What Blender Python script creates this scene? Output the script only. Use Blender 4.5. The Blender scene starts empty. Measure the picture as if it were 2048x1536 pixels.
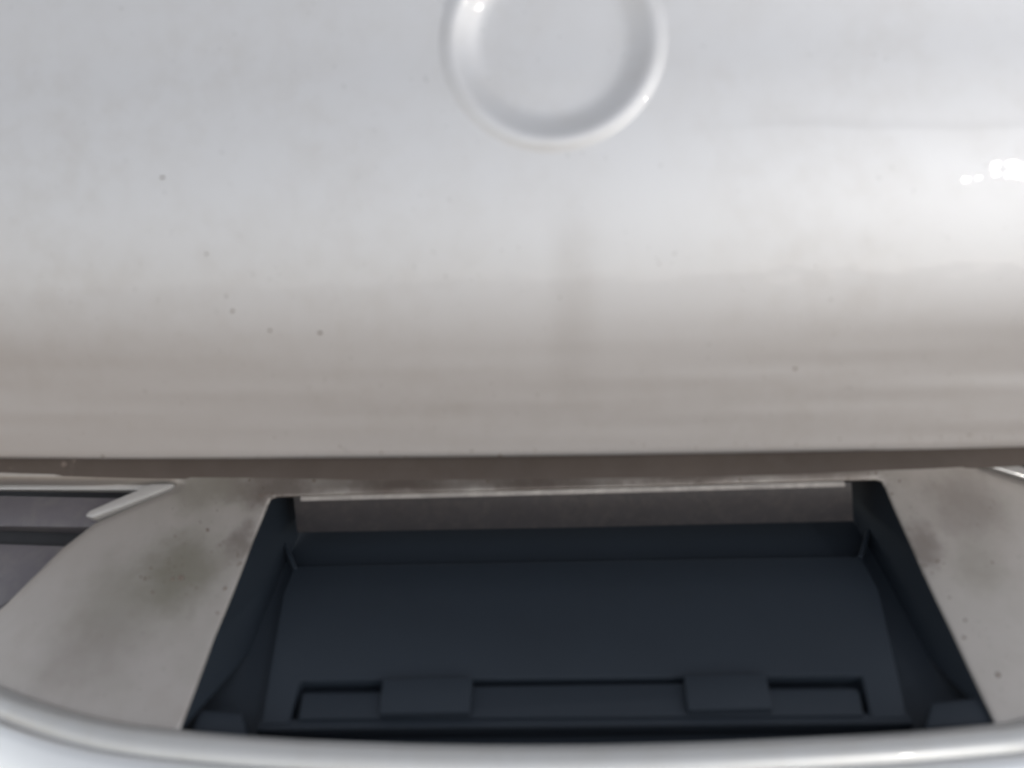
import bpy, bmesh, math, random
import numpy as np
from mathutils import Vector, Matrix
from mathutils.geometry import delaunay_2d_cdt

random.seed(7)
sc = bpy.context.scene
COL = sc.collection
R = math.radians

# ------------------------------------------------------------------ camera
F = 1640.0                                  # focal length in photo pixels (2048 wide)
CAM = Vector((0.045, -0.45, 0.95))
YAW, PITCH, ROLL = R(4.0), R(-15.0), R(2.0)
fwd = Vector((-math.sin(YAW) * math.cos(PITCH), math.cos(YAW) * math.cos(PITCH), math.sin(PITCH)))
r0 = fwd.cross(Vector((0, 0, 1))).normalized()
u0 = r0.cross(fwd).normalized()
rgt = r0 * math.cos(ROLL) - u0 * math.sin(ROLL)
upv = u0 * math.cos(ROLL) + r0 * math.sin(ROLL)
cd = bpy.data.cameras.new('camera')
cam = bpy.data.objects.new('camera', cd); COL.objects.link(cam)
cam.matrix_world = Matrix(((rgt.x, upv.x, -fwd.x, CAM.x), (rgt.y, upv.y, -fwd.y, CAM.y),
                           (rgt.z, upv.z, -fwd.z, CAM.z), (0, 0, 0, 1)))
cd.sensor_width = 36; cd.lens = 36 * F / 2048
cd.clip_start = 0.01; cd.clip_end = 3000
cd.dof.use_dof = True; cd.dof.focus_distance = 0.80; cd.dof.aperture_fstop = 3.3
sc.camera = cam
sc.render.resolution_x, sc.render.resolution_y = 1024, 768

# ------------------------------------------------------------------ sky, sun, exposure
SUN_EL, SUN_AZ = R(18.8), R(33)             # azimuth from -Y (towards the camera side), negative = left
sdir = Vector((math.sin(SUN_AZ) * math.cos(SUN_EL), -math.cos(SUN_AZ) * math.cos(SUN_EL), math.sin(SUN_EL)))
w = bpy.data.worlds.new('World'); sc.world = w; w.use_nodes = True
nt = w.node_tree; nt.nodes.clear()
sky = nt.nodes.new('ShaderNodeTexSky'); sky.sky_type = 'NISHITA'; sky.sun_disc = False
sky.sun_elevation = SUN_EL
sky.sun_rotation = math.atan2(sdir.x, sdir.y)
sky.dust_density = 0.1; sky.air_density = 1.0; sky.ozone_density = 1.0
bg = nt.nodes.new('ShaderNodeBackground'); bg.inputs[1].default_value = 0.15
ow = nt.nodes.new('ShaderNodeOutputWorld')
hs = nt.nodes.new('ShaderNodeHueSaturation'); hs.inputs['Saturation'].default_value = 0.22   # thin white overcast
nt.links.new(sky.outputs[0], hs.inputs['Color']); nt.links.new(hs.outputs[0], bg.inputs[0]); nt.links.new(bg.outputs[0], ow.inputs[0])
sd = bpy.data.lights.new('sun', 'SUN'); sd.energy = 0.2; sd.angle = R(2.2); sd.color = (1, 0.96, 0.9)
so = bpy.data.objects.new('sun', sd); COL.objects.link(so)
so.rotation_euler = sdir.to_track_quat('Z', 'Y').to_euler(); so.location = sdir * 10
vs = sc.view_settings
vs.view_transform = 'Standard'; vs.look = 'None'; vs.gamma = 1; vs.exposure = 0.64; vs.use_curve_mapping = False


# ------------------------------------------------------------------ pixel helpers
def ray(px, py):
    return fwd + rgt * ((px - 1024) / F) + upv * ((768 - py) / F)

def proj(p):
    v = p - CAM
    d = v.dot(fwd)
    return 1024 + F * v.dot(rgt) / d, 768 - F * v.dot(upv) / d

def at_y(px, py, y):
    d = ray(px, py)
    return CAM + d * ((y - CAM.y) / d.y)

def at_z(px, py, z):
    d = ray(px, py)
    return CAM + d * ((z - CAM.z) / d.z)


# ------------------------------------------------------------------ materials
def mat(name):
    m = bpy.data.materials.new(name); m.use_nodes = True
    n = m.node_tree
    return m, n, n.nodes['Principled BSDF']

def noise(n, scale, detail=4, rough=0.55, vec=None, dist=0.0):
    t = n.nodes.new('ShaderNodeTexNoise')
    t.inputs['Scale'].default_value = scale; t.inputs['Detail'].default_value = detail
    t.inputs['Roughness'].default_value = rough; t.inputs['Distortion'].default_value = dist
    if vec is not None: n.links.new(vec, t.inputs['Vector'])
    return t.outputs['Fac']

def ramp(n, fac, stops):
    r = n.nodes.new('ShaderNodeValToRGB'); e = r.color_ramp.elements
    while len(e) < len(stops): e.new(0.5)
    for el, (p, c) in zip(e, stops):
        el.position = p; el.color = (c, c, c, 1) if not isinstance(c, tuple) else c + (1,)
    n.links.new(fac, r.inputs[0])
    return r.outputs[0]

def mix(n, fac, a, b):
    m = n.nodes.new('ShaderNodeMix'); m.data_type = 'RGBA'
    for sock, v in ((m.inputs[0], fac), (m.inputs[6], a), (m.inputs[7], b)):
        if isinstance(v, (int, float)): sock.default_value = v
        elif isinstance(v, tuple): sock.default_value = v + (1,)
        else: n.links.new(v, sock)
    return m.outputs[2]

def math_node(n, op, a, b):
    m = n.nodes.new('ShaderNodeMath'); m.operation = op
    for i, v in enumerate((a, b)):
        if isinstance(v, (int, float)): m.inputs[i].default_value = v
        else: n.links.new(v, m.inputs[i])
    return m.outputs[0]

def coords(n, scale=None):
    t = n.nodes.new('ShaderNodeTexCoord').outputs['Object']
    if scale is None: return t
    mp = n.nodes.new('ShaderNodeMapping'); mp.inputs['Scale'].default_value = scale
    n.links.new(t, mp.inputs['Vector'])
    return mp.outputs[0]

def bump(n, bs, h, strength, dist=0.001):
    b = n.nodes.new('ShaderNodeBump'); b.inputs['Strength'].default_value = strength
    b.inputs['Distance'].default_value = dist
    n.links.new(h, b.inputs['Height']); n.links.new(b.outputs[0], bs.inputs['Normal'])

def paint_mat(name, dust_amt, dust_col, moss=0.0, speck=0.5, base=(0.60, 0.595, 0.60), marks=False):
    m, n, bs = mat(name)
    v = coords(n)
    # broad dusty clouds, a finer film, and dark grime specks
    d1 = ramp(n, noise(n, 7, 5, 0.6, v, 0.6), [(0.35, 0.0), (0.75, 1.0)])
    d2 = ramp(n, noise(n, 60, 4, 0.6, v), [(0.4, 0.2), (0.8, 1.0)])
    dust = math_node(n, 'MULTIPLY', math_node(n, 'MULTIPLY', d1, d2), dust_amt)
    c = mix(n, dust, base, dust_col)
    if moss:
        g = ramp(n, noise(n, 14, 5, 0.6, v, 1.0), [(0.42, 0.0), (0.75, 1.0)])
        gf = ramp(n, noise(n, 90, 3, 0.6, v), [(0.3, 0.6), (0.75, 1.0)])
        c = mix(n, math_node(n, 'MULTIPLY', math_node(n, 'MULTIPLY', g, gf), moss), c, (0.20, 0.20, 0.14))
    s = ramp(n, noise(n, 230, 2, 0.5, v), [(0.70, 0.0), (0.78, 1.0)])
    c = mix(n, math_node(n, 'MULTIPLY', s, speck), c, (0.10, 0.085, 0.07))
    if marks:
        # faint grey streak below the badge hollow, long faint line to one side
        sx = n.nodes.new('ShaderNodeSeparateXYZ'); n.links.new(v, sx.inputs[0])
        def band(val, lo0, lo1, hi0, hi1):
            r1 = n.nodes.new('ShaderNodeMapRange'); r1.interpolation_type = 'SMOOTHSTEP'
            n.links.new(val, r1.inputs[0]); r1.inputs[1].default_value = lo0; r1.inputs[2].default_value = lo1
            r2 = n.nodes.new('ShaderNodeMapRange'); r2.interpolation_type = 'SMOOTHSTEP'
            n.links.new(val, r2.inputs[0]); r2.inputs[1].default_value = hi0; r2.inputs[2].default_value = hi1
            r2.inputs[3].default_value = 1; r2.inputs[4].default_value = 0
            return math_node(n, 'MULTIPLY', r1.outputs[0], r2.outputs[0])
        wob = math_node(n, 'MULTIPLY', math_node(n, 'SUBTRACT', noise(n, 9, 3, 0.5, v), 0.5), 0.012)
        xr = math_node(n, 'ADD', sx.outputs[0], wob)
        vstreak = math_node(n, 'MULTIPLY', band(xr, 0.028, 0.046, 0.048, 0.070), band(sx.outputs[2], 0.79, 0.86, 0.89, 0.95))
        c = mix(n, math_node(n, 'MULTIPLY', vstreak, 0.16), c, (0.36, 0.33, 0.31))
        zl = math_node(n, 'SUBTRACT', math_node(n, 'ADD', sx.outputs[2], wob), math_node(n, 'MULTIPLY', sx.outputs[0], -0.01))
        hline = math_node(n, 'MULTIPLY', band(zl, 0.9645, 0.967, 0.967, 0.974), band(sx.outputs[0], 0.10, 0.20, 0.5, 0.6))
        c = mix(n, math_node(n, 'MULTIPLY', hline, 0.16), c, (0.40, 0.39, 0.40))
    n.links.new(c, bs.inputs['Base Color'])
    bs.inputs['Metallic'].default_value = 0.62
    rr = n.nodes.new('ShaderNodeMapRange')
    n.links.new(dust, rr.inputs[0]); rr.inputs[3].default_value = 0.49; rr.inputs[4].default_value = 0.62
    n.links.new(rr.outputs[0], bs.inputs['Roughness'])
    bs.inputs['Coat Weight'].default_value = 0.3
    bs.inputs['Coat Roughness'].default_value = 0.035
    cb = n.nodes.new('ShaderNodeBump'); cb.inputs['Strength'].default_value = 0.5; cb.inputs['Distance'].default_value = 0.0006
    n.links.new(noise(n, 90, 1, 0.4, v), cb.inputs['Height']); n.links.new(cb.outputs[0], bs.inputs['Coat Normal'])
    return m

def plain_mat(name, col, rough, metal=0.0, var=0.3, scale=40, dirt=None, dirt_amt=0.5, bump_s=0.0, coat=0.0):
    m, n, bs = mat(name)
    v = coords(n)
    f = noise(n, scale, 5, 0.6, v)
    dk = tuple(x * (1 - var) for x in col)
    lt = tuple(min(1, x * (1 + var)) for x in col)
    c = mix(n, f, dk, lt)
    if dirt:
        g = ramp(n, noise(n, scale * 2.3, 5, 0.65, v, 0.4), [(0.45, 0.0), (0.72, 1.0)])
        c = mix(n, math_node(n, 'MULTIPLY', g, dirt_amt), c, dirt)
    n.links.new(c, bs.inputs['Base Color'])
    bs.inputs['Roughness'].default_value = rough; bs.inputs['Metallic'].default_value = metal
    bs.inputs['Coat Weight'].default_value = coat
    if bump_s: bump(n, bs, noise(n, 900, 2, 0.5, v), bump_s, 0.0005)
    return m

M_PAINT = paint_mat('silver_paint', 0.35, (0.42, 0.37, 0.31), 0.0, 0.2, (0.66, 0.655, 0.665), True)
M_PAINT_LOW = paint_mat('silver_paint_dusty', 0.5, (0.33, 0.27, 0.235), 0.15, 0.2, (0.50, 0.465, 0.44))
M_BUMPER = plain_mat('bumper_paint_lit', (0.95, 0.95, 0.95), 0.28, 0.75, 0.02, 9, (0.7, 0.69, 0.67), 0.2, 0, 1.0)  # whitened, so the bright sky on the bumper sits in its colour
M_DARK = plain_mat('black_plastic', (0.0125, 0.019, 0.029), 0.65, 0, 0.15, 12, None, 0, 0.1)
M_BAR = plain_mat('dusty_grey_metal', (0.055, 0.051, 0.055), 0.38, 0.3, 0.2, 70, (0.10, 0.09, 0.085), 0.4, 0.25)
M_GREY = plain_mat('grey_plastic', (0.13, 0.12, 0.135), 0.45, 0, 0.2, 30, (0.2, 0.19, 0.18), 0.4, 0.1)
M_GREY_D = plain_mat('charcoal_plastic', (0.045, 0.045, 0.05), 0.5, 0, 0.2, 30, None, 0, 0.1)
M_TRIM = plain_mat('pale_trim', (0.55, 0.535, 0.525), 0.3, 0.2, 0.1, 90, (0.55, 0.52, 0.5), 0.3, 0, 0.5)
M_EDGE = plain_mat('dusty_catchlight', (0.40, 0.37, 0.355), 0.6, 0.0, 0.35, 60, (0.62, 0.58, 0.55), 0.7, 0.3)  # dust, plus the catch-light along the edge painted pale
M_STRIP = plain_mat('silver_strip', (0.56, 0.555, 0.55), 0.32, 0.4, 0.06, 20, (0.5, 0.48, 0.45), 0.4, 0, 0.6)
M_LIP_SHADE = plain_mat('lip_shade_grime', (0.11, 0.088, 0.077), 0.75, 0, 0.3, 14, (0.15, 0.125, 0.115), 0.4, 0.2)  # dark brown stands in for shade and grime below the lip
M_DIRT = plain_mat('dirt_fleck', (0.16, 0.125, 0.105), 0.9, 0, 0.4, 200)
M_GROUND = plain_mat('brown_earth', (0.27, 0.148, 0.058), 0.95, 0, 0.1, 1.2)


# ------------------------------------------------------------------ object helpers
def link(name, bm, m, parent=None, smooth=True, ang=35, recalc=True):
    if recalc: bmesh.ops.recalc_face_normals(bm, faces=bm.faces[:])
    me = bpy.data.meshes.new(name); bm.to_mesh(me); bm.free()
    me.materials.append(m)
    if smooth:
        me.polygons.foreach_set('use_smooth', [True] * len(me.polygons))
        me.set_sharp_from_angle(angle=R(ang))
    o = bpy.data.objects.new(name, me); COL.objects.link(o)
    if parent is not None: o.parent = parent
    return o

def grid(rows):
    bm = bmesh.new()
    vv = [[bm.verts.new(p) for p in r] for r in rows]
    for a, b in zip(vv[:-1], vv[1:]):
        for i in range(len(a) - 1):
            bm.faces.new((a[i], a[i + 1], b[i + 1], b[i]))
    return bm

def spline(xs, ys):
    xs = np.array(xs, float); ys = np.array(ys, float)
    m = np.gradient(ys, xs)
    def f(x):
        i = int(np.clip(np.searchsorted(xs, x) - 1, 0, len(xs) - 2))
        h = xs[i + 1] - xs[i]; t = (x - xs[i]) / h
        return ((2*t**3 - 3*t**2 + 1) * ys[i] + (t**3 - 2*t**2 + t) * h * m[i]
                + (-2*t**3 + 3*t**2) * ys[i + 1] + (t**3 - t**2) * h * m[i + 1])
    return f


# ------------------------------------------------------------------ setting: bare ground under the car
gb = bmesh.new()
bmesh.ops.create_grid(gb, x_segments=4, y_segments=4, size=600)
g = link('ground', gb, M_GROUND, None, False); g['kind'] = 'structure'

# ------------------------------------------------------------------ the car
car = bpy.data.objects.new('car', None); COL.objects.link(car)
car['label'] = 'rear of a dusty silver car with round badge hollow and empty number plate recess'
car['category'] = 'car'

# --- tailgate: profile read down the centre line, then carried across the width
ROWS = [(78, 0.048), (190, 0.0382), (300, 0.0297), (400, 0.0236), (500, 0.0196), (580, 0.0178), (650, 0.0173),
        (720, 0.0181), (780, 0.0196), (830, 0.0214), (870, 0.0228), (895, 0.0237), (906, 0.0240)]
prof = []
for row, y in ROWS:
    p = at_y(1105 + (row - 78) * 0.05, row, y)
    prof.append((p.z, y))
z_emb = prof[0][0]
for dz, dy in ((0.05, 0.0145), (0.11, 0.034), (0.18, 0.061), (0.27, 0.105)):   # above the frame
    prof.insert(0, (z_emb + dz, 0.048 + dy * 0.95))
prof = prof[::-1]
TY = spline([p[0] for p in prof], [p[1] for p in prof])
Z_LIP, Z_TOP = prof[0][0], prof[-1][0]

def plan(x):
    a = abs(x)
    return 0.07 * x * x + 1.6 * max(0.0, a - 0.40) ** 2

def tail(x, z):
    tuck = 0.012 * x * x * math.exp(-((z - Z_LIP - 0.05) / 0.02) ** 2)      # tuck above the lip deepens outwards
    h = z - Z_LIP
    w_ = max(0.0, min(1.0, h / 0.008)) * max(0.0, min(1.0, (0.085 - h) / 0.04))          # slight pressing waves low on the panel
    wave = w_ * (0.00010 * math.sin((h + 0.06 * x) * 300 + 1.0) + 0.00006 * math.sin((h - 0.03 * x) * 520 + 7 * x)) * (0.55 + 0.9 * abs(x + 0.05))
    return Vector((x, TY(z) + plan(x) + tuck + wave, z))

NX = 180
xs = [-0.66 + 1.32 * i / NX for i in range(NX + 1)]
zs = [Z_TOP + (Z_LIP - Z_TOP) * (i / 150) for i in range(151)]
rows = [[tail(x, z) for x in xs] for z in zs]
for dy, dz in ((0.0006, -0.0014), (0.0022, -0.0024), (0.005, -0.0026), (0.03, -0.0005), (0.07, 0.0015)):
    rows.append([tail(x, Z_LIP) + Vector((0, dy, dz)) for x in xs])
TROWS = rows

def tail_hit(px, py):
    d = ray(px, py); t = 0.45 / d.y
    for _ in range(30):
        p = CAM + d * t
        t -= (p.y - tail(p.x, p.z).y) / d.y * 0.9
    return CAM + d * t

# --- round hollow pressed for a badge
E = tail_hit(1105, 78)
eps = 0.004
ex = (tail(E.x + eps, E.z) - tail(E.x - eps, E.z)).normalized()
ez = (tail(E.x, E.z + eps) - tail(E.x, E.z - eps)).normalized()
en = ex.cross(ez).normalized()
if en.y > 0: en = -en
RB = 205 / F * (E - CAM).dot(fwd)
hp = spline([0, .4, .62, .70, .76, .82, .88, .94, .98, 1.02, 1.06, 1.10, 1.16],
            [-.0046, -.0046, -.0046, -.0044, -.0038, -.0026, -.0011, .0005, .0012, .0013, .0009, .0003, -.0004])
rows = []
for i in range(75):
    rr = 1.16 * i / 74
    if i == 0: rr = 0.001
    row = []
    for k in range(129):
        a = 2 * math.pi * k / 128
        cx, cz = rr * RB * math.cos(a), rr * RB * math.sin(a)
        base = tail(E.x + ex.x * cx, E.z + ez.z * cz)
        row.append(base + en * hp(rr))
    rows.append(row)
bmb = grid(rows); bmesh.ops.remove_doubles(bmb, verts=bmb.verts[:], dist=1e-6)
o = link('badge_hollow', bmb, M_PAINT, car, ang=60)
o['label'] = 'round hollow with a soft bright rim, bare of any badge'

bmt = grid(TROWS)
for f in [f for f in bmt.faces if (Vector(f.calc_center_median()) - E).length < RB * 1.08]: bmt.faces.remove(f)
tg = link('tailgate', bmt, M_PAINT, car, ang=50)
tg['label'] = 'silver painted tailgate panel'

# --- bumper top line: pixels of its inner edge laid on one level
c0 = at_y(1100, 1489, -0.075)
ZB = c0.z
edge_px = [(0, 1370), (60, 1394), (130, 1417), (200, 1436), (270, 1449), (355, 1459), (480, 1470), (640, 1480),
           (830, 1487), (1000, 1490), (1200, 1489), (1400, 1484), (1600, 1475), (1800, 1464), (1990, 1447), (2048, 1443)]
bl = [(p.x, p.y) for p in (at_z(a, b, ZB) for a, b in edge_px)]
x_l, x_r = bl[0][0], bl[-1][0]
sl = (bl[0][1] - bl[2][1]) / (bl[2][0] - bl[0][0])
ext = [(x_l - d, bl[0][1] + sl * d + 0.5 * d * d) for d in (0.06, 0.13, 0.22, 0.33, 0.46)]
right = [(-x, y) for x, y in bl if -x > x_r + 0.03] + [(-x, y) for x, y in ext if -x > x_r + 0.03]
pts = sorted(ext + bl + right)
fx = np.linspace(-0.62, 0.62, 500)
fy = np.interp(fx, [p[0] for p in pts], [p[1] for p in pts])
ker = np.hanning(25); ker /= ker.sum()
fy = np.convolve(np.pad(fy, 12, mode='reflect', reflect_type='odd'), ker, 'valid')
def yB(x): return float(np.interp(x, fx, fy))

# --- lower panel: from behind the tailgate lip down and out to the bumper line
ZA = Z_LIP + 0.012
def low(x, t):
    ya = 0.105 + plan(x); yb = yB(x)
    e = 0.05 * t + 0.95 * max(t, 0.0) ** 2.1
    return Vector((x, ya + (yb - ya) * e, ZA + (ZB - ZA) * t))

def low_inv(px, py):
    x, t = (px - 1150) / 3600, (py - 920) / 560
    for _ in range(25):
        u, v = proj(low(x, t))
        h = 1e-4
        a, b = proj(low(x + h, t)); c, d = proj(low(x, t + h))
        j = np.array([[(a - u) / h, (c - u) / h], [(b - v) / h, (d - v) / h]])
        s = np.linalg.solve(j, [px - u, py - v])
        x += float(s[0]) * 0.8; t += float(s[1]) * 0.8
    return x, t

LU = 0.36                                     # metres per unit of t, so the flat domain is near isometric
def dense(poly, step):
    out = []
    for a, b in zip(poly, poly[1:] + poly[:1]):
        k = max(1, int(math.dist(a, b) / step))
        out += [(a[0] + (b[0] - a[0]) * i / k, a[1] + (b[1] - a[1]) * i / k) for i in range(k)]
    return out

REC = [(358, 1457), (428, 1272), (505, 1080), (535, 1008), (540, 998), (552, 993), (700, 988), (1150, 976), (1600, 963), (1752, 959),
       (1764, 962), (1772, 974), (1818, 1078), (1905, 1262), (1994, 1447)]
rec_uv = [low_inv(*p) for p in REC]
rec_uv[0] = (rec_uv[0][0], 1.004); rec_uv[-1] = (rec_uv[-1][0], 1.004)
INS = [(-330, 967), (-160, 966), (0, 965), (180, 965), (318, 964), (340, 967), (332, 975), (260, 1004), (178, 1040), (112, 1090), (0, 1200),
       (-90, 1275), (-200, 1318), (-330, 1330)]
ins_uv = [low_inv(*p) for p in INS]
tipR = low_inv(1972, 923)
dxm = tipR[0] + ins_uv[5][0]; dtm = tipR[1] - ins_uv[5][1]
insR_uv = [(-u + dxm, t + dtm) for u, t in ins_uv]
holes = [(rec_uv, 0.0018), (ins_uv, 0.013), (insR_uv, 0.013)]

def seg_dist(p, a, b):
    ax, ay = a; bx, by = b
    dx, dy = bx - ax, by - ay
    L = dx * dx + dy * dy
    k = max(0, min(1, ((p[0] - ax) * dx + (p[1] - ay) * dy) / L)) if L else 0
    return math.hypot(p[0] - ax - dx * k, p[1] - ay - dy * k)

def inside(p, poly):
    c = False
    for (x1, y1), (x2, y2) in zip(poly, poly[1:] + poly[:1]):
        if (y1 > p[1]) != (y2 > p[1]) and p[0] < (x2 - x1) * (p[1] - y1) / (y2 - y1) + x1: c = not c
    return c

polys = []
for uv, r in holes:
    d = dense([(u, t * LU) for u, t in uv], 0.004)
    polys.append((d, r))
def rec_open(a, b):       # the recess has no lower edge: it runs out at the bumper line
    return a[1] > LU * 0.9995 and b[1] > LU * 0.9995

def round_in(p):
    y = 0.0
    for k, (poly, r) in enumerate(polys):
        lo = min(q[0] for q in poly) - r, max(q[0] for q in poly) + r
        if not lo[0] < p[0] < lo[1]: continue
        d = min(seg_dist(p, a, b) for a, b in zip(poly, poly[1:] + poly[:1]) if not (k == 0 and rec_open(a, b)))
        if d < r:
            q = (r - d) / r
            y = max(y, r * (0.8 if k else 1.0) * (1 - math.sqrt(max(0, 1 - q * q * 0.98))))
    return y

def low_n(u, t):
    a = low(u + 1e-3, t) - low(u - 1e-3, t); b = low(u, t - 1e-3) - low(u, t + 1e-3)
    n = a.cross(b).normalized()
    return n if n.y < 0 else -n

pts2, edges = [], []
def add_loop(loop, closed=True):
    s = len(pts2); pts2.extend(loop)
    for i in range(len(loop) - (0 if closed else 1)):
        edges.append((s + i, s + (i + 1) % len(loop)))
XW = 0.60
outer = dense([(-XW, 0), (XW, 0), (XW, LU), (-XW, LU)], 0.01)
add_loop(outer)
for poly, r in polys:
    add_loop(poly)
    # extra rings in the rounded band
    n = len(poly)
    for fr in ((0.25, 0.5, 1.0) if r < 0.005 else (0.12, 0.25, 0.4, 0.55, 0.7, 0.85, 1.0)):
        for i in range(n):
            a, b = poly[i - 1], poly[(i + 1) % n]
            dx, dy = b[0] - a[0], b[1] - a[1]
            L = math.hypot(dx, dy) or 1
            for s in (1, -1):
                q = (poly[i][0] + s * dy / L * r * fr, poly[i][1] - s * dx / L * r * fr)
                if 0.001 < q[1] < LU - 0.001 and abs(q[0]) < XW - 0.002 and not inside(q, poly):
                    pts2.append(q)
st = 0.009
for i in range(int(2 * XW / st)):
    for j in range(int(LU / st)):
        q = (-XW + (i + 0.5) * st, (j + 0.5) * st)
        if any(inside(q, p) for p, r in polys): continue
        pts2.append(q)
vo, eo, fo, *_ = delaunay_2d_cdt([Vector(p) for p in pts2], edges, [], 0, 1e-5)
bm = bmesh.new()
vv = []
for q in vo:
    u, t = q[0], q[1] / LU
    vv.append(bm.verts.new(low(u, t) - low_n(u, t) * round_in((q[0], q[1]))))
for f in fo:
    c = (sum(vo[i][0] for i in f) / 3, sum(vo[i][1] for i in f) / 3)
    if c[1] > LU or any(inside(c, p) for p, r in polys): continue
    try: bm.faces.new([vv[i] for i in f])
    except ValueError: pass
for v in [v for v in bm.verts if not v.link_faces]: bm.verts.remove(v)
lp = link('lower_panel', bm, M_PAINT_LOW, car, ang=50)
lp['label'] = 'dusty silver panel around the plate recess'

# --- smudges of grime, and brown blotches painting the shade above the recess
def add_grime_shade(m, items):
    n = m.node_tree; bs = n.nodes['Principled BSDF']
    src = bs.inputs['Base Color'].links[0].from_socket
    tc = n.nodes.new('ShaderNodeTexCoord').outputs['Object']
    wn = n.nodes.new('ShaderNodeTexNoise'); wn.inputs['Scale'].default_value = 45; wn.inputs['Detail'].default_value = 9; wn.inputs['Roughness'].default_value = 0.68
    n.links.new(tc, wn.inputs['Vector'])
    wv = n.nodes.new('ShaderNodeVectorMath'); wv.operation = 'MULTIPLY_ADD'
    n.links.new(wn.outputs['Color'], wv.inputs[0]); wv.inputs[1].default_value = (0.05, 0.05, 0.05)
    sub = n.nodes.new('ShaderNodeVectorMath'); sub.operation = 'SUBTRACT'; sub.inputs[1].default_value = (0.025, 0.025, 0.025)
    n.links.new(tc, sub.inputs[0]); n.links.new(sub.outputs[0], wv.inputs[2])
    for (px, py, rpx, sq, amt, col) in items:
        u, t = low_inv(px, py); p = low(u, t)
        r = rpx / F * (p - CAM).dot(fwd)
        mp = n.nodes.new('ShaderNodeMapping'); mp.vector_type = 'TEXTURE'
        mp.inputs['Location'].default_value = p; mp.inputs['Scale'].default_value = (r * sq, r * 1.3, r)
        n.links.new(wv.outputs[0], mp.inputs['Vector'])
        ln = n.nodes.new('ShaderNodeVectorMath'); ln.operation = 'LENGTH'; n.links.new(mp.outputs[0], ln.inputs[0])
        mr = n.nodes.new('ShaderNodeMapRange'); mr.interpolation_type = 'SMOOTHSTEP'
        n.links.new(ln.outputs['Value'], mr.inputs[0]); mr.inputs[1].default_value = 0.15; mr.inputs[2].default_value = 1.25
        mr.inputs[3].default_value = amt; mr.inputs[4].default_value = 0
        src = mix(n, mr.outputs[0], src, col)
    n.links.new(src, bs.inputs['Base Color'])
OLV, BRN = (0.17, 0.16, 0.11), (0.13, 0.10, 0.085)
add_grime_shade(M_PAINT_LOW, [(365, 1140, 95, 1.2, 0.55, OLV), (485, 1085, 55, 0.7, 0.55, BRN), (250, 1200, 110, 1.5, 0.35, OLV), (180, 1310, 90, 1.6, 0.2, BRN),
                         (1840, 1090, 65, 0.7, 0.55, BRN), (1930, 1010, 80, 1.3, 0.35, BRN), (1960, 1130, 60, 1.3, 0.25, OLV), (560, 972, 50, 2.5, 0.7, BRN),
                         (800, 970, 52, 3.5, 0.85, BRN), (1080, 964, 52, 3.5, 0.85, BRN), (1380, 956, 52, 3.5, 0.75, BRN), (1650, 948, 48, 3.0, 0.65, BRN), (420, 985, 60, 1.6, 0.4, OLV)])  # the wide brown ones extend the painted shade under the lip

# --- dark strip painting the shade and grime under the tailgate lip
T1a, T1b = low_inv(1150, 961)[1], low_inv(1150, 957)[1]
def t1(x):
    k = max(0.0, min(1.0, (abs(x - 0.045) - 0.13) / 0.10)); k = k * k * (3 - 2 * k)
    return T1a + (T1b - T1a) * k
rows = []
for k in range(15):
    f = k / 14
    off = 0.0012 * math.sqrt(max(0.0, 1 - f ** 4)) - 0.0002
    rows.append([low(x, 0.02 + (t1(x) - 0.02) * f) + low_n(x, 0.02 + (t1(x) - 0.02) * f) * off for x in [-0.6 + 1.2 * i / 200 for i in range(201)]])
sl_ = link('lip_shade_strip', grid(rows), M_LIP_SHADE, car, ang=60)
sl_['label'] = 'brown-grey strip under the tailgate lip, coloured for shade and grime'

# --- recess walls
def wall(name, loop, m, depth, taper, parent, closed=True, r=0.002, k=0):
    rows = []
    cx = sum(q[0] for q in loop) / len(loop); cy = sum(q[1] for q in loop) / len(loop)
    for dd in (0.0, 0.3, 1.0):
        row = []
        for q in loop + ([loop[0]] if closed else []):
            u, t = q[0], q[1] / LU
            base = low(u, t) - low_n(u, t) * (round_in(q) * 0.999)
            row.append(base + Vector(((cx - q[0]) * taper * dd, depth * dd, 0)))
        rows.append(row)
    return link(name, grid(rows), m, parent, ang=40)

rl = polys[0][0]
start = next(i for i, q in enumerate(rl) if rec_open(q, rl[(i + 1) % len(rl)]))
loop = rl[:start + 1]
rec = wall('plate_recess', loop, M_DARK, 0.10, 0.06, car, False)
rec['label'] = 'dark blue-black plastic recess for the number plate, empty'

# back plane of the recess
b_top = at_y(1152, 1060, 0.118); b_bot = at_y(1170, 1445, -0.034)
bu = Vector((1, 0, 0)); bv = (b_top - b_bot).normalized(); bn = bv.cross(bu).normalized()
if bn.y > 0: bn = -bn
def bp(px, py, off=0.0):
    d = ray(px, py)
    t = (b_top + bn * off - CAM).dot(bn) / d.dot(bn)
    return CAM + d * t

def prism(name, px, top, bottom, m, parent, bev=0.0012, level=None, seg=2):
    """Outline in photo pixels, laid on the back plane raised by `level` (default its own top), extruded along its normal."""
    lv = top if level is None else level
    bm = bmesh.new()
    base = [bp(x, y, lv) - bn * lv for x, y in px]
    a = [bm.verts.new(p + bn * bottom) for p in base]
    b = [bm.verts.new(p + bn * top) for p in base]
    n = len(px)
    bm.faces.new(a); bm.faces.new(b)
    for i in range(n): bm.faces.new((a[i], a[(i + 1) % n], b[(i + 1) % n], b[i]))
    bmesh.ops.recalc_face_normals(bm, faces=bm.faces[:])
    if bev:
        bmesh.ops.bevel(bm, geom=bm.edges[:], offset=bev, segments=seg, profile=0.6, affect='EDGES')
    return link(name, bm, m, parent, ang=40)

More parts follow.
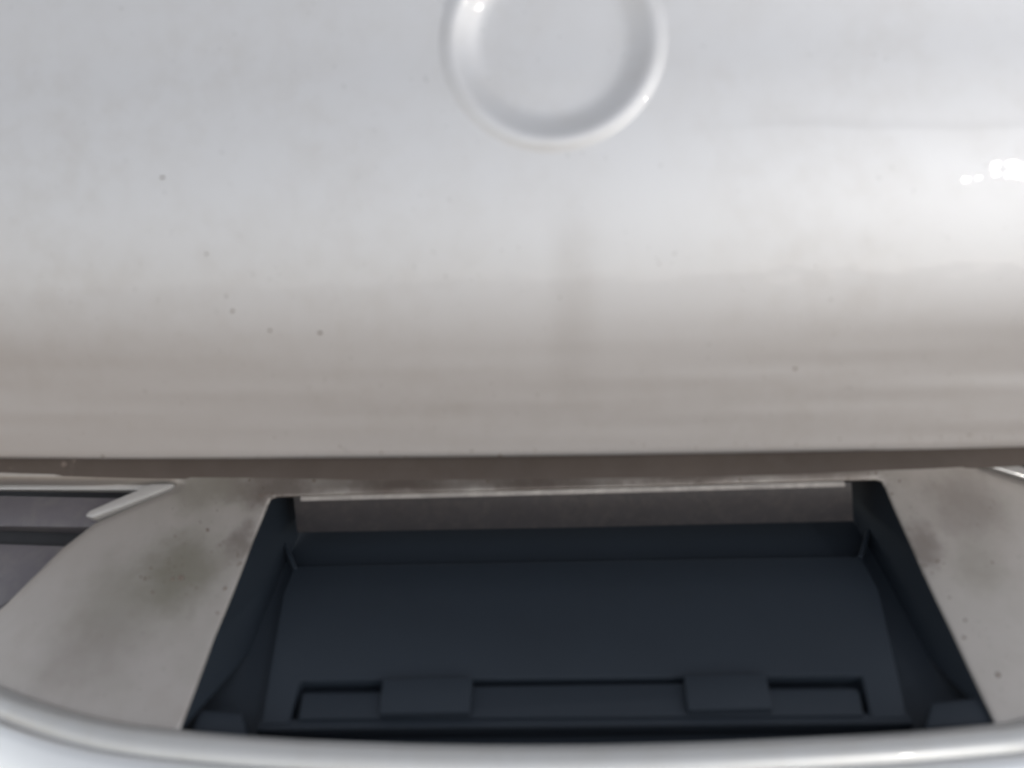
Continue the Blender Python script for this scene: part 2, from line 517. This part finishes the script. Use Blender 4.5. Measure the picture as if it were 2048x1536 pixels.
prism('back_plate', [(440, 1000), (1870, 960), (2100, 1520), (250, 1530)], 0.0, -0.004, M_DARK, rec, 0)
prism('plate_seat', [(588, 1132), (1722, 1112), (1758, 1180), (1815, 1434), (1742, 1436), (1724, 1350), (1150, 1356), (600, 1360), (578, 1446), (522, 1448), (566, 1190)], 0.011, -0.002, M_DARK, rec, 0.0015)
# ledge beneath the plate, parted from the seat by slots, with two tabs bridging them
prism('lower_ledge', [(606, 1386), (765, 1385), (945, 1372), (1368, 1366), (1540, 1378), (1708, 1376), (1718, 1384), (1728, 1430), (596, 1438)], 0.012, -0.002, M_DARK, rec, 0.0012)
for a in ([(765, 1357), (945, 1354), (940, 1424), (758, 1427)], [(1368, 1350), (1532, 1347), (1546, 1416), (1376, 1420)]):
    prism('plate_tab', a, 0.0165, 0.004, M_DARK, rec, 0.0012)
prism('base_rail', [(520, 1438), (1818, 1424), (1830, 1446), (512, 1460)], 0.010, -0.002, M_DARK, rec, 0.0015)
# side ribs, with corner gussets low down
prism('side_rib', [(562, 1082), (572, 1082), (596, 1136), (585, 1136)], 0.012, -0.002, M_DARK, rec, 0.0012)
prism('side_rib', [(1744, 1058), (1733, 1058), (1716, 1112), (1727, 1112)], 0.012, -0.002, M_DARK, rec, 0.0012)
prism('corner_gusset', [(400, 1418), (485, 1424), (496, 1470), (380, 1470)], 0.02, -0.002, M_DARK, rec, 0.003)
prism('corner_gusset', [(1862, 1404), (1960, 1392), (1990, 1450), (1850, 1456)], 0.02, -0.002, M_DARK, rec, 0.003)
# lamp bar under the top edge
def vprism(name, px, y0, y1, m, parent, bev=0.001):
    bm = bmesh.new()
    pf = [at_y(x, y, y0) for x, y in px]
    a = [bm.verts.new(p) for p in pf]; b = [bm.verts.new(p + Vector((0, y1 - y0, 0))) for p in pf]
    n = len(px)
    bm.faces.new(a); bm.faces.new(b)
    for i in range(n): bm.faces.new((a[i], a[(i + 1) % n], b[(i + 1) % n], b[i]))
    bmesh.ops.recalc_face_normals(bm, faces=bm.faces[:])
    bmesh.ops.bevel(bm, geom=bm.edges[:], offset=bev, segments=2, profile=0.6, affect='EDGES')
    return link(name, bm, m, parent, ang=40)
bar = vprism('lamp_bar', [(586, 994), (1150, 980), (1704, 965), (1708, 1043), (1150, 1056), (594, 1066)], 0.084, 0.125, M_BAR, rec, 0.0012)
be = vprism('bar_edge', [(600, 992), (1150, 978), (1690, 964), (1692, 974), (1150, 989), (600, 1003)], 0.0815, 0.090, M_EDGE, bar, 0.0012)
be['label'] = 'dusty upper edge of the bar, its catch-light painted pale'
bar['label'] = 'dusty grey metal bar under the top edge of the recess'

# --- side insets: stepped grey floor with a pale trim along the edge
def make_inset(mir):
    def q(px, py, sink):
        u, t = low_inv(px, py)
        if mir: u, t = -u + dxm, t + dtm
        return low(u, t) - low_n(u, t) * sink
    def slab(name, px, s0, s1, m, parent, bev=0.001):
        bm = bmesh.new()
        a = [bm.verts.new(q(x, y, s0)) for x, y in px]; b = [bm.verts.new(q(x, y, s1)) for x, y in px]
        n = len(px)
        bm.faces.new(a); bm.faces.new(b)
        for i in range(n): bm.faces.new((a[i], a[(i + 1) % n], b[(i + 1) % n], b[i]))
        bmesh.ops.recalc_face_normals(bm, faces=bm.faces[:])
        if bev: bmesh.ops.bevel(bm, geom=bm.edges[:], offset=bev, segments=2, profile=0.6, affect='EDGES')
        return link(name, bm, m, parent, ang=40)
    uvp = polys[2 if mir else 1][0]
    wl = wall('side_inset', uvp, M_GREY_D, 0.035, 0.03, car, True)
    wl['label'] = 'dark triangular inset beside the plate recess'
    slab('inset_floor', [(-340, 940), (380, 940), (200, 1080), (20, 1230), (-150, 1330), (-340, 1350)], 0.030, 0.034, M_GREY_D, wl, 0)
    slab('upper_lens', [(-300, 985), (290, 985), (165, 1042), (-300, 1046)], 0.012, 0.028, M_GREY, wl, 0.002)
    slab('lower_lens', [(-300, 1072), (112, 1074), (85, 1100), (-10, 1178), (-110, 1250), (-300, 1290)], 0.016, 0.029, M_GREY, wl, 0.002)
    slab('trim_strip', [(-300, 966), (300, 966), (330, 967), (305, 976), (-300, 978)], 0.004, 0.012, M_TRIM, wl, 0.001)
    slab('trim_strip', [(300, 967), (346, 966), (340, 974), (182, 1034), (168, 1031), (176, 1021)], 0.001, 0.010, M_TRIM, wl, 0.0012)
make_inset(False); make_inset(True)

# --- bumper: its section swept along the line
sect = [(-0.006, -0.120), (-0.0025, -0.050), (-0.0012, -0.004), (0.0000, 0.0000), (0.0020, 0.0012), (0.0060, 0.0016), (0.0105, 0.0010), (0.0135, -0.0010), (0.0150, -0.0040),
        (0.0158, -0.0062), (0.0180, -0.0066)]
sect2 = [(0.0160, -0.0120), (0.0172, -0.0075), (0.0186, -0.0056), (0.0208, -0.0054), (0.0250, -0.0085), (0.0330, -0.0190),
        (0.0420, -0.0330), (0.0510, -0.0500), (0.0580, -0.0700), (0.0640, -0.0950), (0.0660, -0.1600), (0.0620, -0.2400), (0.0400, -0.3200), (0.0000, -0.3600)]
bx = np.linspace(-0.60, 0.60, 241)
def sweep(sect):
    rows = [[] for _ in sect]
    for x in bx:
        d = 0.004
        tn = Vector((2 * d, yB(x + d) - yB(x - d), 0)).normalized()
        nn = Vector((tn.y, -tn.x, 0))
        for k, (o_, z_) in enumerate(sect):
            rows[k].append(Vector((x, yB(x), ZB)) + nn * o_ + Vector((0, 0, z_)))
    return grid(rows)
bmp = link('bumper', sweep(sect2), M_BUMPER, car, ang=50)
bmp['label'] = 'glossy bumper edge, whitened for the bright light on it'
st_ = link('bumper_strip', sweep(sect), M_STRIP, bmp, ang=50)
st_['label'] = 'narrow rounded silver strip along the bumper'

# --- dirt flecks
fl = [('t', 325, 355, 6), ('t', 465, 622, 5), ('t', 540, 661, 4), ('t', 640, 666, 5), ('t', 413, 508, 3.5), ('t', 452, 592, 3), ('t', 1590, 737, 4.5),
      ('t', 1318, 527, 2.5), ('t', 1075, 790, 2.5), ('t', 128, 928, 7), ('t', 148, 922, 5), ('t', 205, 912, 4), ('t', 1000, 911, 4), ('t', 763, 905, 3), ('t', 680, 893, 3),
      ('l', 1996, 1350, 8), ('l', 1930, 1240, 5), ('l', 1928, 1275, 5), ('l', 1899, 1195, 3), ('l', 450, 1177, 6), ('l', 435, 1226, 4), ('l', 362, 1155, 8), ('l', 345, 1158, 6), ('l', 290, 1157, 5),
      ('l', 305, 1185, 4), ('l', 350, 1072, 3.5), ('l', 415, 1060, 5), ('l', 688, 958, 5), ('l', 628, 962, 4), ('l', 915, 930, 4), ('l', 975, 962, 4), ('l', 1735, 922, 4),
      ('l', 1480, 960, 4), ('l', 1985, 1125, 4), ('l', 128, 942, 4)]
for cx, cy, n_ in ((548, 1000, 26), (1748, 966, 34), (470, 1120, 14), (1850, 1130, 14), (360, 1150, 16), (130, 935, 8)):
    for _ in range(n_):
        fl.append(('l', random.gauss(cx, 26), random.gauss(cy, 16), random.uniform(1.2, 3.8)))
for _ in range(60):
    fl.append(('t', random.uniform(20, 2030), random.uniform(500, 890), random.uniform(0.8, 2.0)))
for _ in range(70):
    x = random.uniform(20, 2030)
    fl.append(('t', x, 942 - 0.032 * x - random.uniform(0, 12), random.uniform(0.8, 2.4)))
for _ in range(90):
    s = random.choice((0, 1))
    y = random.uniform(1000, 1420)
    k = (y - 1000) / 450
    fl.append(('l', random.uniform(330 - 250 * k, 520 - 170 * k) if s == 0 else random.uniform(1800 + 200 * k, 2045), y, random.uniform(0.8, 2.2)))
bm = bmesh.new()
for kind, px, py, r in fl:
    if kind == 't':
        p = tail_hit(px, py); n = en
    else:
        u, t = low_inv(px, py)
        if not (0.02 < t < 0.995): continue
        if any(inside((u, t * LU), poly) for poly, _ in polys): continue
        p = low(u, t); n = low_n(u, t)
    s = 0.85 * r / F * (p - CAM).dot(fwd)
    q = n.to_track_quat('Z', 'Y').to_matrix().to_4x4()
    a = random.uniform(0.6, 1.0)
    mt = Matrix.Translation(p) @ q @ Matrix.Rotation(random.uniform(0, 6), 4, 'Z') @ Matrix.Diagonal((s, s * a, min(s * 0.35, 0.0006), 1))
    ret = bmesh.ops.create_icosphere(bm, subdivisions=1, radius=1, matrix=mt)
    for v in ret['verts']: v.co += (v.co - p) * random.uniform(-0.2, 0.25)
o = link('dirt_flecks', bm, M_DIRT, car, recalc=False); o['kind'] = 'stuff'
